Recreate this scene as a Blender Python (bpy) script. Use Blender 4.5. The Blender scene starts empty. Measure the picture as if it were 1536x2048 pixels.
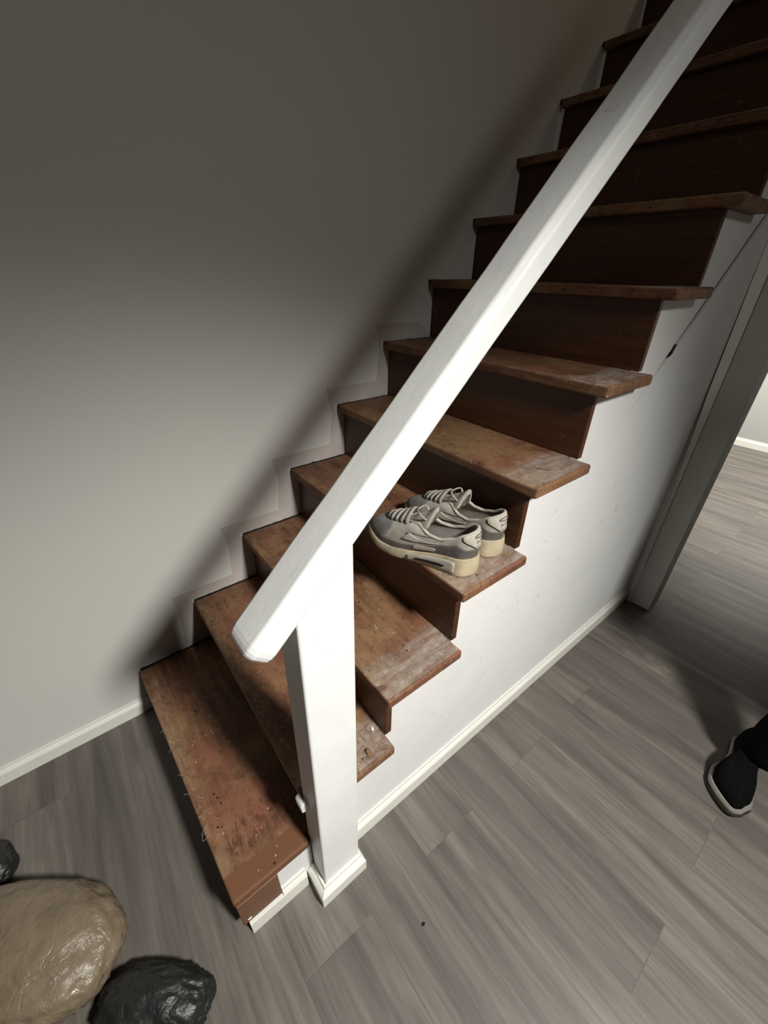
import bpy, bmesh, math, random
from mathutils import Vector, Matrix, noise

random.seed(7)
SC = bpy.context.scene
COL = SC.collection
PI = math.pi

# ------------------------------------------------------------------ camera
cam_d = bpy.data.cameras.new('camera')
cam = bpy.data.objects.new('camera', cam_d)
COL.objects.link(cam)
right = Vector((0.61757047, 0.78641074, 0.01283972))
down = Vector((0.40710592, -0.30564836, -0.86072287))
fwd = Vector((-0.67295727, 0.53678415, -0.50891187))
cm = Matrix.Identity(4)
for i in range(3):
    cm[i][0] = right[i]; cm[i][1] = -down[i]; cm[i][2] = -fwd[i]
cm[0][3], cm[1][3], cm[2][3] = 1.22016541, 0.03300819, 1.35530261
cam.matrix_world = cm
cam_d.sensor_fit = 'HORIZONTAL'
cam_d.sensor_width = 36.0
cam_d.lens = 817.675 * 36.0 / 1536.0
cam_d.clip_start = 0.02
SC.camera = cam

# ------------------------------------------------------------------ light
w = bpy.data.worlds.new('world'); SC.world = w
w.use_nodes = True
w.node_tree.nodes['Background'].inputs[0].default_value = (0.9, 0.95, 1.0, 1)
w.node_tree.nodes['Background'].inputs[1].default_value = 0.002

def spot(name, loc, power, size_deg, blend, radius, col, target=None):
    d = bpy.data.lights.new(name, 'SPOT')
    d.energy = power; d.spot_size = math.radians(size_deg); d.spot_blend = blend
    d.shadow_soft_size = radius; d.color = col
    o = bpy.data.objects.new(name, d); COL.objects.link(o)
    o.location = loc
    if target:
        o.rotation_euler = (Vector(target) - Vector(loc)).to_track_quat('-Z', 'Y').to_euler()
    return o
spot('room_spotlight', (2.32, 0.56, 2.30), 375, 89, 1.0, 0.135, (1.0, 0.99, 0.94), (1.40, 0.309, 0.318))
spot('room_spotlight_spill', (2.32, 0.56, 2.30), 20, 165, 0.8, 0.135, (1.0, 0.98, 0.92), (1.40, 0.309, 0.318))
spot('upstairs_light', (0.40, 2.95, 3.7), 13, 170, 0.5, 0.08, (1.0, 0.80, 0.58), (0.40, 1.6, 1.6))
spot('far_room_downlight', (1.15, 3.7, 2.25), 430, 112, 0.7, 0.09, (1.0, 0.99, 0.92), (0.95, 4.3, 0.0))

SC.view_settings.view_transform = 'Standard'
SC.view_settings.look = 'None'
SC.view_settings.exposure = 0.0
SC.view_settings.gamma = 1.0
SC.view_settings.use_curve_mapping = False

# ------------------------------------------------------------------ materials
class NT:
    def __init__(s, name):
        s.m = bpy.data.materials.new(name); s.m.use_nodes = True
        s.t = s.m.node_tree; s.b = s.t.nodes['Principled BSDF']
        s.tc = s.n('ShaderNodeTexCoord')
    def n(s, typ, **kw):
        o = s.t.nodes.new(typ)
        for k, v in kw.items(): setattr(o, k, v)
        return o
    def l(s, a, b): s.t.links.new(a, b)
    def obj(s): return s.tc.outputs['Object']
    def mapped(s, scale, loc=(0, 0, 0), rot=(0, 0, 0)):
        m = s.n('ShaderNodeMapping')
        m.inputs['Scale'].default_value = scale
        m.inputs['Location'].default_value = loc
        m.inputs['Rotation'].default_value = rot
        s.l(s.obj(), m.inputs['Vector']); return m.outputs[0]
    def noise(s, vec, scale, detail=4, rough=0.55, dist=0.0):
        o = s.n('ShaderNodeTexNoise')
        o.inputs['Scale'].default_value = scale; o.inputs['Detail'].default_value = detail
        o.inputs['Roughness'].default_value = rough; o.inputs['Distortion'].default_value = dist
        s.l(vec, o.inputs['Vector']); return o.outputs['Fac']
    def ramp(s, fac, stops, mode='LINEAR'):
        o = s.n('ShaderNodeValToRGB'); o.color_ramp.interpolation = mode
        e = o.color_ramp.elements
        while len(e) < len(stops): e.new(0.5)
        for el, (p, c) in zip(e, stops):
            el.position = p
            el.color = (c, c, c, 1) if isinstance(c, (int, float)) else (*c, 1)
        s.l(fac, o.inputs[0]); return o.outputs[0]
    def mix(s, fac, a, b, blend='MIX'):
        o = s.n('ShaderNodeMix', data_type='RGBA', blend_type=blend)
        for inp, v in ((o.inputs[0], fac), (o.inputs[6], a), (o.inputs[7], b)):
            if hasattr(v, 'is_linked') or hasattr(v, 'links'): s.l(v, inp)
            elif isinstance(v, (int, float)): inp.default_value = v
            else: inp.default_value = (*v, 1)
        return o.outputs[2]
    def math(s, op, a, b=0.0, clamp=False):
        o = s.n('ShaderNodeMath', operation=op); o.use_clamp = clamp
        for inp, v in ((o.inputs[0], a), (o.inputs[1], b)):
            if isinstance(v, (int, float)): inp.default_value = v
            else: s.l(v, inp)
        return o.outputs[0]
    def sep(s, vec):
        o = s.n('ShaderNodeSeparateXYZ'); s.l(vec, o.inputs[0]); return o.outputs
    def smooth(s, v, a, b):
        o = s.n('ShaderNodeMapRange', interpolation_type='SMOOTHSTEP')
        o.inputs['From Min'].default_value = a; o.inputs['From Max'].default_value = b
        s.l(v, o.inputs['Value']); return o.outputs[0]
    def base(s, c):
        if isinstance(c, tuple): s.b.inputs['Base Color'].default_value = (*c, 1)
        else: s.l(c, s.b.inputs['Base Color'])
    def rough(s, r):
        if isinstance(r, (int, float)): s.b.inputs['Roughness'].default_value = r
        else: s.l(r, s.b.inputs['Roughness'])
    def spec(s, v): s.b.inputs['Specular IOR Level'].default_value = v
    def bump(s, h, strength, dist=0.002):
        o = s.n('ShaderNodeBump')
        o.inputs['Strength'].default_value = strength; o.inputs['Distance'].default_value = dist
        s.l(h, o.inputs['Height']); s.l(o.outputs[0], s.b.inputs['Normal'])

def m_wall(name, c1, c2, rough=0.75, big=2.0):
    k = NT(name)
    a = k.noise(k.obj(), big, 3)
    k.base(k.mix(k.ramp(a, [(0.35, 0.0), (0.65, 1.0)]), c1, c2))
    k.rough(rough); k.spec(0.25)
    b = k.noise(k.obj(), 260, 2)
    k.bump(b, 0.10, 0.001)
    return k.m
def m_paint(name, c1, c2, rough=0.45, scuff=True):
    """brushed white paint over old wood, a few grey scuffs and dents"""
    k = NT(name)
    a = k.noise(k.mapped((22, 5, 5), rot=(0.77, 0, 0)), 2.2, 5, 0.6)
    col = k.mix(k.ramp(a, [(0.35, 0.0), (0.7, 1.0)]), c1, c2)
    if scuff:
        s1 = k.noise(k.obj(), 34, 3, 0.6, 1.2)
        s2 = k.noise(k.obj(), 5.0, 2)
        mk = k.math('MULTIPLY', k.ramp(s1, [(0.66, 0.0), (0.72, 1.0)]), k.ramp(s2, [(0.50, 0.0), (0.62, 1.0)]))
        col = k.mix(k.math('MULTIPLY', mk, 0.6), col, (0.36, 0.35, 0.33))
    k.base(col); k.rough(rough); k.spec(0.4)
    g = k.noise(k.mapped((30, 7, 7), rot=(0.77, 0, 0)), 9, 4)
    d = k.noise(k.obj(), 45, 3)
    k.bump(k.math('ADD', g, k.math('MULTIPLY', d, 0.8)), 0.16, 0.0016)
    return k.m
def m_plain(name, c, rough=0.6, var=0.25, scale=30, bump=0.15, spec=0.4):
    k = NT(name)
    a = k.noise(k.obj(), scale, 4, 0.6)
    k.base(k.mix(k.ramp(a, [(0.3, 0.0), (0.7, 1.0)]), tuple(x * (1 - var) for x in c), tuple(min(1, x * (1 + var)) for x in c)))
    k.rough(rough); k.spec(spec)
    k.bump(k.noise(k.obj(), scale * 6, 3), bump, 0.001)
    return k.m

M = {}
M['wall'] = m_wall('wall_paint', (0.69, 0.675, 0.63), (0.675, 0.66, 0.625))
M['plaster'] = m_wall('patching_plaster', (0.53, 0.475, 0.45), (0.60, 0.54, 0.50), big=9)
M['panel'] = m_paint('panel_paint', (0.79, 0.79, 0.775), (0.76, 0.76, 0.75))
M['board'] = m_paint('stringer_paint', (0.80, 0.78, 0.765), (0.77, 0.755, 0.74))
M['rail'] = m_paint('railing_paint', (0.82, 0.82, 0.80), (0.76, 0.76, 0.745), 0.38)
M['base'] = m_paint('baseboard_paint', (0.80, 0.79, 0.72), (0.76, 0.745, 0.68), 0.35, scuff=False)
M['joint'] = m_plain('bare_joint', (0.13, 0.13, 0.12), 0.8, 0.15, 40)
M['ceiling'] = m_wall('ceiling_paint', (0.55, 0.54, 0.52), (0.52, 0.51, 0.49))
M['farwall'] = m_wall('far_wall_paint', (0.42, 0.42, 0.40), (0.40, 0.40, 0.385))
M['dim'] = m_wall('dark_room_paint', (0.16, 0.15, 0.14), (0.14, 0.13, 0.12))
M['grey'] = m_wall('grey_trim_paint', (0.50, 0.49, 0.45), (0.46, 0.45, 0.42), 0.6, 6)

def m_floor():
    k = NT('vinyl_planks')
    br = k.n('ShaderNodeTexBrick')
    br.offset = 0.37; br.offset_frequency = 2; br.squash = 1
    for nm, v in (('Scale', 1.0), ('Mortar Size', 0.0011), ('Mortar Smooth', 0.3), ('Bias', 0.0), ('Brick Width', 1.22), ('Row Height', 0.183)):
        br.inputs[nm].default_value = v
    br.inputs['Color1'].default_value = (0, 0, 0, 1); br.inputs['Color2'].default_value = (1, 1, 1, 1)
    br.inputs['Mortar'].default_value = (0.5, 0.5, 0.5, 1)
    k.l(k.mapped((1, 1, 1), loc=(-1.38 + 1.22 * 2, -0.796 + 0.183 * 8, 0)), br.inputs['Vector'])
    per = k.sep(br.outputs['Color'])[0]
    off = k.n('ShaderNodeCombineXYZ'); k.l(k.math('MULTIPLY', per, 37.0), off.inputs[0]); k.l(k.math('MULTIPLY', per, 11.0), off.inputs[1])
    va = k.n('ShaderNodeVectorMath', operation='ADD'); k.l(k.obj(), va.inputs[0]); k.l(off.outputs[0], va.inputs[1])
    mp = k.n('ShaderNodeMapping'); mp.inputs['Scale'].default_value = (0.9, 10, 1); k.l(va.outputs[0], mp.inputs['Vector'])
    g1 = k.noise(mp.outputs[0], 1.6, 5, 0.6, 0.5)
    mp2 = k.n('ShaderNodeMapping'); mp2.inputs['Scale'].default_value = (3, 60, 1); k.l(va.outputs[0], mp2.inputs['Vector'])
    g2 = k.noise(mp2.outputs[0], 2.0, 4, 0.6)
    c = k.ramp(g1, [(0.28, (0.070, 0.059, 0.053)), (0.5, (0.138, 0.120, 0.105)), (0.72, (0.212, 0.192, 0.165))])
    c = k.mix(k.math('MULTIPLY', k.ramp(g2, [(0.35, 1.0), (0.55, 0.0)]), 0.30), c, (0.07, 0.058, 0.052))
    c = k.mix(k.math('MULTIPLY', per, 0.35), c, (0.080, 0.071, 0.068))
    c = k.mix(k.math('MULTIPLY', br.outputs['Fac'], 0.45), c, (0.07, 0.06, 0.05))
    fx, fy, fz = k.sep(k.obj())[0:3]
    dd = k.math('ADD', k.math('POWER', k.math('DIVIDE', k.math('SUBTRACT', fx, 1.06), 0.085), 2.0), k.math('POWER', k.math('DIVIDE', k.math('SUBTRACT', fy, 1.60), 0.055), 2.0))
    scr = k.math('MULTIPLY', k.math('SUBTRACT', 1.0, k.smooth(dd, 0.1, 1.0)), k.ramp(k.noise(k.mapped((6, 70, 1), rot=(0, 0, 0.25)), 4.0, 5, 0.7), [(0.50, 0.0), (0.62, 1.0)]))
    c = k.mix(k.math('MULTIPLY', scr, 0.8), c, (0.42, 0.38, 0.31))
    k.base(c); k.spec(0.45)
    k.rough(k.ramp(g2, [(0.3, 0.36), (0.7, 0.48)]))
    k.bump(k.math('SUBTRACT', k.math('MULTIPLY', g2, 0.35), br.outputs['Fac']), 0.25, 0.001)
    return k.m
M['floor'] = m_floor()

def m_tread():
    k = NT('worn_tread_wood')
    x, y, z = k.sep(k.obj())[0:3]
    gr = k.noise(k.mapped((2.0, 26, 26)), 2.4, 6, 0.65, 0.6)
    blot = k.noise(k.obj(), 8, 5, 0.65, 0.4)
    fine = k.noise(k.obj(), 60, 4, 0.7)
    c = k.ramp(gr, [(0.22, (0.050, 0.021, 0.011)), (0.48, (0.135, 0.060, 0.033)), (0.75, (0.205, 0.105, 0.060))])
    c = k.mix(k.math('MULTIPLY', k.ramp(blot, [(0.45, 0.0), (0.68, 1.0)]), 0.75), c, (0.225, 0.088, 0.050))
    c = k.mix(k.math('MULTIPLY', k.ramp(k.noise(k.mapped((1, 1, 1), loc=(3, 5, 1)), 5, 5, 0.7), [(0.46, 0.0), (0.66, 1.0)]), 0.6), c, (0.300, 0.185, 0.090))
    c = k.mix(k.math('MULTIPLY', k.ramp(fine, [(0.28, 1.0), (0.42, 0.0)]), 0.65), c, (0.045, 0.018, 0.010))
    # bare greyed strip the old carpet never reached, along the open end
    edge = k.math('ADD', x, k.math('MULTIPLY', k.math('SUBTRACT', blot, 0.5), 0.10))
    strip = k.math('MULTIPLY', k.smooth(edge, 0.690, 0.735), k.math('SUBTRACT', 1.0, k.smooth(x, 0.800, 0.807)))
    up = k.sep(k.n('ShaderNodeNewGeometry').outputs['Normal'])[2]
    strip = k.math('MULTIPLY', strip, k.smooth(up, 0.6, 0.95))
    strip = k.math('MULTIPLY', strip, k.smooth(z, 0.25, 0.33))
    gcol = k.mix(k.ramp(fine, [(0.3, 0.0), (0.7, 1.0)]), (0.235, 0.180, 0.145), (0.400, 0.345, 0.300))
    streak = k.noise(k.mapped((26, 5, 5)), 3.0, 4, 0.6)
    strip = k.math('MULTIPLY', strip, k.ramp(streak, [(0.36, 0.35), (0.58, 1.0)]))
    c = k.mix(k.math('MULTIPLY', strip, 0.85), c, gcol)
    yl = k.math('ADD', k.math('SUBTRACT', y, k.math('MULTIPLY', z, 0.2025 / 0.19)), 0.2025 + 0.025)
    nose = k.math('MULTIPLY', k.math('SUBTRACT', 1.0, k.smooth(yl, 0.015, 0.055)), k.smooth(up, 0.5, 0.9))
    wear = k.math('MULTIPLY', nose, k.ramp(k.noise(k.mapped((5, 14, 14), loc=(2, 2, 2)), 5, 5, 0.7), [(0.42, 0.0), (0.62, 1.0)]))
    c = k.mix(k.math('MULTIPLY', wear, 0.65), c, (0.270, 0.180, 0.105))
    mot = k.noise(k.mapped((1, 1, 1), loc=(4, 8, 2)), 19, 6, 0.75, 1.2)
    c = k.mix(k.math('MULTIPLY', k.ramp(mot, [(0.54, 0.0), (0.66, 1.0)]), 0.55), c, (0.050, 0.020, 0.011))
    # plain varnished border beyond the carpet line on the lowest tread
    low = k.math('MULTIPLY', k.smooth(x, 0.722, 0.726), k.math('SUBTRACT', 1.0, k.smooth(z, 0.25, 0.33)))
    c = k.mix(low, c, (0.150, 0.066, 0.032))
    gx = k.math('POWER', k.math('DIVIDE', k.math('SUBTRACT', x, 0.668), 0.050), 2.0)
    gy = k.math('POWER', k.math('DIVIDE', k.math('SUBTRACT', y, 0.065), 0.060), 2.0)
    gm = k.math('MULTIPLY', k.math('SUBTRACT', 1.0, k.smooth(k.math('ADD', gx, gy), 0.3, 1.0)), k.math('SUBTRACT', 1.0, k.smooth(z, 0.25, 0.33)))
    gn = k.noise(k.mapped((9, 34, 1), loc=(1, 0, 0)), 3.2, 4, 0.6, 0.8)
    c = k.mix(k.math('MULTIPLY', gm, k.ramp(gn, [(0.50, 0.0), (0.56, 0.55)])), c, (0.040, 0.013, 0.008))
    c = k.mix(k.math('MULTIPLY', gm, k.ramp(gn, [(0.34, 0.45), (0.42, 0.0)])), c, (0.290, 0.165, 0.115))
    # specks of plaster, fluff and staple holes
    vo = k.n('ShaderNodeTexVoronoi'); vo.inputs['Scale'].default_value = 75; k.l(k.obj(), vo.inputs['Vector'])
    sp = k.math('MULTIPLY', k.ramp(vo.outputs['Distance'], [(0.10, 1.0), (0.16, 0.0)]), k.ramp(k.noise(k.obj(), 30, 2), [(0.56, 0.0), (0.62, 1.0)]))
    c = k.mix(k.math('MULTIPLY', sp, 0.85), c, (0.55, 0.50, 0.42))
    fl = k.noise(k.mapped((1, 1, 1), loc=(7, 2, 3)), 48, 6, 0.75, 3.0)
    c = k.mix(k.math('MULTIPLY', k.ramp(fl, [(0.63, 0.0), (0.71, 1.0)]), 0.5), c, (0.42, 0.33, 0.24))
    vh = k.n('ShaderNodeTexVoronoi'); vh.inputs['Scale'].default_value = 38; k.l(k.mapped((1, 1, 1), loc=(1.3, 0.2, 0)), vh.inputs['Vector'])
    ho = k.math('MULTIPLY', k.ramp(vh.outputs['Distance'], [(0.09, 1.0), (0.15, 0.0)]), k.ramp(k.noise(k.mapped((1, 1, 1), loc=(9, 9, 0)), 22, 2), [(0.52, 0.0), (0.58, 1.0)]))
    c = k.mix(k.math('MULTIPLY', ho, 0.9), c, (0.02, 0.008, 0.005))
    k.base(c); k.rough(k.ramp(blot, [(0.3, 0.5), (0.7, 0.72)])); k.spec(0.3)
    k.bump(k.math('ADD', k.math('MULTIPLY', fine, 0.6), gr), 0.35, 0.0016)
    return k.m
M['tread'] = m_tread()

def m_riser():
    k = NT('stained_riser_board')
    gr = k.noise(k.mapped((2.2, 9, 30)), 2.0, 5, 0.6, 0.5)
    c = k.ramp(gr, [(0.25, (0.042, 0.014, 0.005)), (0.55, (0.074, 0.026, 0.009)), (0.8, (0.105, 0.041, 0.016))])
    sc = k.noise(k.obj(), 26, 4, 0.7, 1.0)
    c = k.mix(k.math('MULTIPLY', k.ramp(sc, [(0.66, 0.0), (0.74, 1.0)]), 0.35), c, (0.34, 0.22, 0.14))
    k.base(c); k.rough(0.42); k.spec(0.4)
    k.bump(gr, 0.12, 0.001)
    return k.m
M['riser'] = m_riser()
M['block'] = m_plain('brown_end_board', (0.145, 0.062, 0.028), 0.45, 0.12, 14)

# ------------------------------------------------------------------ helpers
def tag(o, label=None, cat=None, group=None, kind=None):
    if label: o['label'] = label
    if cat: o['category'] = cat
    if group: o['group'] = group
    if kind: o['kind'] = kind
    return o
def empty(name, loc, label, cat, group=None, rz=0.0):
    o = bpy.data.objects.new(name, None); COL.objects.link(o)
    o.location = loc; o.rotation_euler = (0, 0, rz); o.empty_display_size = 0.1
    return tag(o, label, cat, group)
def link(name, me, mats, parent=None, world=True, smooth=False):
    o = bpy.data.objects.new(name, me); COL.objects.link(o)
    for m in (mats if isinstance(mats, (list, tuple)) else [mats]): me.materials.append(m)
    if parent is not None:
        o.parent = parent
        if world:   # the mesh is written in room coordinates
            o.matrix_parent_inverse = (Matrix.Translation(parent.location) @ Matrix.Rotation(parent.rotation_euler[2], 4, 'Z')).inverted()
    if smooth:
        for p in me.polygons: p.use_smooth = True
    return o
def from_data(name, vs, fs, mats, parent=None, world=True, smooth=False, fix=True):
    me = bpy.data.meshes.new(name); me.from_pydata([tuple(v) for v in vs], [], fs)
    if fix:
        bm = bmesh.new(); bm.from_mesh(me)
        bmesh.ops.remove_doubles(bm, verts=bm.verts, dist=1e-6)
        bmesh.ops.recalc_face_normals(bm, faces=bm.faces)
        bm.to_mesh(me); bm.free()
    me.update()
    return link(name, me, mats, parent, world, smooth)
def prism(poly, axis, a, b):
    """extrude a 2-D polygon along axis from a to b: axis x takes (y,z), y takes (x,z), z takes (x,y)"""
    def p3(p, h):
        return {'x': (h, p[0], p[1]), 'y': (p[0], h, p[1]), 'z': (p[0], p[1], h)}[axis]
    n = len(poly)
    vs = [p3(p, a) for p in poly] + [p3(p, b) for p in poly]
    fs = [list(range(n)), list(range(2 * n - 1, n - 1, -1))] + [[i, i + n, (i + 1) % n + n, (i + 1) % n] for i in range(n)]
    return vs, fs
def box(x0, x1, y0, y1, z0, z1): return prism([(x0, y0), (x1, y0), (x1, y1), (x0, y1)], 'z', z0, z1)
def join(*parts):
    vs, fs = [], []
    for v, f in parts:
        o = len(vs); vs += v; fs += [[i + o for i in q] for q in f]
    return vs, fs
def bevel(o, wdt, seg=2, ang=35):
    m = o.modifiers.new('bevel', 'BEVEL'); m.width = wdt; m.segments = seg; m.limit_method = 'ANGLE'
    m.angle_limit = math.radians(ang); m.harden_normals = False
    return o
def struct(name, vf, mat, parent=None, bev=0.0):
    o = from_data(name, vf[0], vf[1], mat, parent)
    if parent is None: o['kind'] = 'structure'
    if bev: bevel(o, bev)
    return o
def lerp_tab(tab, t):
    if t <= tab[0][0]: return tab[0][1]
    for (a, va), (b, vb) in zip(tab, tab[1:]):
        if t <= b:
            u = (t - a) / (b - a); u = u * u * (3 - 2 * u) * 0.5 + u * 0.5
            return va + (vb - va) * u
    return tab[-1][1]
def tube(pts, r, n=8, closed=False, flat=1.0):
    pts = [Vector(p) for p in pts]; vs, fs = [], []; m = len(pts)
    up0 = Vector((0, 0, 1))
    for i, p in enumerate(pts):
        a = pts[(i - 1) % m] if (closed or i > 0) else p
        b = pts[(i + 1) % m] if (closed or i < m - 1) else p
        d = (b - a).normalized()
        u = up0 - d * up0.dot(d)
        if u.length < 1e-3: u = Vector((1, 0, 0)) - d * d.x
        u.normalize(); v = d.cross(u)
        rr = r[i] if isinstance(r, (list, tuple)) else r
        for j in range(n):
            t = 2 * PI * j / n
            vs.append(p + u * (math.sin(t) * rr * flat) + v * (math.cos(t) * rr))
    for i in range(m if closed else m - 1):
        for j in range(n):
            a, b = i * n + j, i * n + (j + 1) % n
            c, d = ((i + 1) % m) * n + (j + 1) % n, ((i + 1) % m) * n + j
            fs.append([a, b, c, d])
    if not closed:
        fs.append(list(range(n - 1, -1, -1))); fs.append(list(range((m - 1) * n, m * n)))
    return vs, fs
def sweep(profile, path):
    """moulding: profile of (offset, z) outward of a path given as corner functions off -> (x, y)"""
    n = len(profile); vs, fs = [], []
    for f in path:
        for off, z in profile:
            x, y = f(off); vs.append((x, y, z))
    for i in range(len(path) - 1):
        for j in range(n):
            fs.append([i * n + j, i * n + (j + 1) % n, (i + 1) * n + (j + 1) % n, (i + 1) * n + j])
    fs.append(list(range(n - 1, -1, -1))); fs.append(list(range((len(path) - 1) * n, len(path) * n)))
    return vs, fs

# ------------------------------------------------------------------ stair dimensions
RISE, RUN, W, OH, NOSE, TH = 0.19, 0.2025, 0.772, 0.039, 0.025, 0.026
RT = 0.018
NST = 13
CEIL = 2.45

# ------------------------------------------------------------------ setting
struct('floor', box(-0.1, 3.6, -2.0, 5.0, -0.05, 0.0), M['floor'])
wl = struct('wall_left', box(-0.1, 0.0, -2.0, 5.0, 0.0, 4.2), M['wall'])
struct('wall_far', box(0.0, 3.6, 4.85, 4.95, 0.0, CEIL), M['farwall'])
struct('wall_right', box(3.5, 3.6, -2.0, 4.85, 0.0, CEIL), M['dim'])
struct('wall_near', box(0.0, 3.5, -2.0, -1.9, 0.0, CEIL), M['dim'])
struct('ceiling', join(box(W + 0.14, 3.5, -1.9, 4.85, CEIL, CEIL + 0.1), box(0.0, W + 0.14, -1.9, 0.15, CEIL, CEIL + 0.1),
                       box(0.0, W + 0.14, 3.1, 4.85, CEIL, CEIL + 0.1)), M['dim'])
struct('wall_stairwell', join(box(W + 0.14, W + 0.24, 0.05, 3.2, CEIL + 0.1, 4.2), box(0.0, W + 0.14, 0.05, 0.15, CEIL + 0.1, 4.2)), M['wall'])

# stepped band of patching plaster that follows the stairs up the left wall
OFF = {2: (0.085, 0.040), 3: (0.085, 0.045), 4: (0.080, 0.050), 5: (0.058, 0.057), 6: (0.052, 0.055)}
outer, inner = [], []
for k in range(2, 7):
    oy, oz = OFF[k]
    y0, z0, y1 = (k - 1) * RUN, k * RISE, k * RUN
    pz = (k - 1) * RISE + OFF.get(k - 1, (0, 0.03))[1] if k > 2 else RISE + 0.004
    jit = lambda: random.uniform(-0.003, 0.003)
    outer += [(y0 - oy + jit(), pz), (y0 - oy + 0.012 + jit(), z0 - 0.03), (y0 - oy + jit(), z0 + oz + jit())]
    inner += [(y0 + 0.004, (k - 1) * RISE + 0.001), (y0 + 0.004, z0 - TH - 0.002), (y0 - NOSE - 0.004, z0 - TH - 0.004), (y0 - NOSE - 0.006, z0 + 0.003)]
outer += [(6 * RUN - 0.05, 6 * RISE + 0.055)]
inner += [(6 * RUN + 0.0, 6 * RISE + 0.004)]
band_poly = outer + inner[::-1]
vs, fs = prism(band_poly, 'x', 0.0, 0.0016)
band = from_data('plaster_patch', vs, fs, M['plaster'], wl)
band['label'] = 'greyer stepped band of patching plaster'

# baseboards
def prof(t, h): return [(0.0, 0.0), (t, 0.0), (t, h * 0.70), (t * 0.72, h * 0.80), (t * 0.38, h * 0.88), (t * 0.30, h), (0.0, h)]
struct('baseboard_left', sweep(prof(0.013, 0.060), [lambda o: (o, -1.9), lambda o: (o, -0.036)]), M['base'])
struct('baseboard_far', sweep(prof(0.013, 0.070), [lambda o: (0.0, 4.85 - o), lambda o: (3.5, 4.85 - o)]), M['base'])
def bb_side(y0, y1, pr): return sweep(pr, [lambda o: (W + o, y0), lambda o: (W + o, y1)])
low = [(0.0, 0.0), (0.013, 0.0), (0.013, 0.050), (0.0, 0.050)]
struct('baseboard_right', join(bb_side(0.006, 0.0905, low), bb_side(0.0905, 0.153, prof(0.013, 0.072)), bb_side(0.289, 1.872, prof(0.013, 0.072))), M['base'])

# white side wall of the stairs: sawtooth stringer board above, drywall below, an open seam between
def saw(y_from, y_to):
    pts = []
    for k in range(1, 11):
        pts += [((k - 1) * RUN + RT, (k - 1) * RISE), ((k - 1) * RUN + RT, k * RISE - TH - 0.001), (k * RUN, k * RISE - TH - 0.001), (k * RUN, k * RISE), (k * RUN + RT, k * RISE)]
    return pts
def seam(y): return 0.176 + (y - 0.322) * (1.502 - 0.176) / (1.733 - 0.322)
YE = 1.875
top = [p for p in saw(0, 0)]
def clip_top(ya, yb):
    """sawtooth points between ya and yb with the ends cut square"""
    def zat(y):
        k = int(y / RUN) + 1
        yy = y - (k - 1) * RUN
        return ((k - 1) * RISE if yy < RT else k * RISE - TH - 0.001)
    mid = [p for p in top if ya < p[0] < yb]
    return [(ya, zat(ya))] + mid + [(yb, zat(yb))]
XB = W - 0.02
gapw = lambda y: 0.0006 + 0.0012 * max(0, min(1, (y - 0.45) / 0.1)) + 0.030 * max(0.0, min(1, (y - 0.95) / 0.60))
ys = [0.280 + i * (YE - 0.280) / 160 for i in range(161)]
upper = clip_top(0.280, YE) + [(y, seam(y)) for y in reversed(ys) if seam(y) < 99]
upper = [(y, min(z, 9)) for y, z in upper]
g0_ = gapw
gapw = lambda y: g0_(y) + (0.0045 * max(0.0, noise.noise(Vector((y * 70, 3.3, 0)))) if y < 0.50 else 0.0015 * max(0.0, noise.noise(Vector((y * 40, 9.3, 0)))))
lower = [(0.280, 0.0), (YE, 0.0)] + [(y, seam(y) - gapw(y)) for y in reversed(ys)]
low_strips = [prism([(a, 0.0), (b, 0.0), (b, seam(b) - gapw(b)), (a, seam(a) - gapw(a))], 'x', XB, W + 0.0012) for a, b in zip(ys, ys[1:])]
front = [(0.090, 0.0), (0.177, 0.0), (0.177, RISE - TH - 0.001), (0.090, RISE - TH - 0.001)]
wr = struct('wall_stair_side', join(prism(lower, 'x', XB, W - 0.0004), prism(front, 'x', XB, W)), M['panel'])
from_data('stringer_board', *prism(upper, 'x', XB, W - 0.0005), M['board'], wr)
jn = from_data('seam_backing', *prism([(0.30, seam(0.30) - 0.05), (YE, seam(YE) - 0.05), (YE, seam(YE) + 0.02), (0.30, seam(0.30) + 0.01)], 'x', XB - 0.01, W - 0.007), M['joint'], wr)
jn['label'] = 'grey bare joint showing in the seam'
# dark knot-hole in the seam
from_data('seam_hole', *prism([(1.385, 1.160), (1.400, 1.166), (1.412, 1.190), (1.398, 1.192), (1.388, 1.176)], 'x', W - 0.006, W + 0.0016), m_plain('hole_dark', (0.012, 0.011, 0.010), 0.9, 0.1), wr)

# wall under the upper stairs, grey end post of the wall with its thin wedge of trim
struct('wall_back', box(0.0, 0.803, 1.885, 1.96, 0.0, 1.68), M['wall'])
vs, fs = [], []
prof_post = [(0.805, 1.880), (0.886, 1.880), (0.886, 1.980), (0.805, 1.980)]
nz = 12
jag = [0.004, 0.010, 0.006, 0.013]
vs = []
for (x, y), j in zip(prof_post, jag): vs.append((x, y, j))
for (x, y) in prof_post: vs.append((x + (0.016 if x > 0.85 else -0.004), y, CEIL))
fs = [[3, 2, 1, 0], [4, 5, 6, 7]] + [[i, (i + 1) % 4, (i + 1) % 4 + 4, i + 4] for i in range(4)]
struct('trim_1', (vs, fs), M['grey'], bev=0.002)
zs = [0.22, 0.6, 1.0, 1.4, CEIL]
wd = [0.0005, 0.008, 0.023, 0.028, 0.032]
vs, fs = [], []
for z, q in zip(zs, wd):
    xr = 0.8035 - 0.004 * z / CEIL
    vs += [(xr, 1.879, z), (xr - q, 1.879 - q * 0.8 - 0.003, z), (xr - q - 0.001, 1.883, z)]
for i in range(len(zs) - 1):
    for j in range(3):
        fs.append([i * 3 + j, i * 3 + (j + 1) % 3, (i + 1) * 3 + (j + 1) % 3, (i + 1) * 3 + j])
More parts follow.
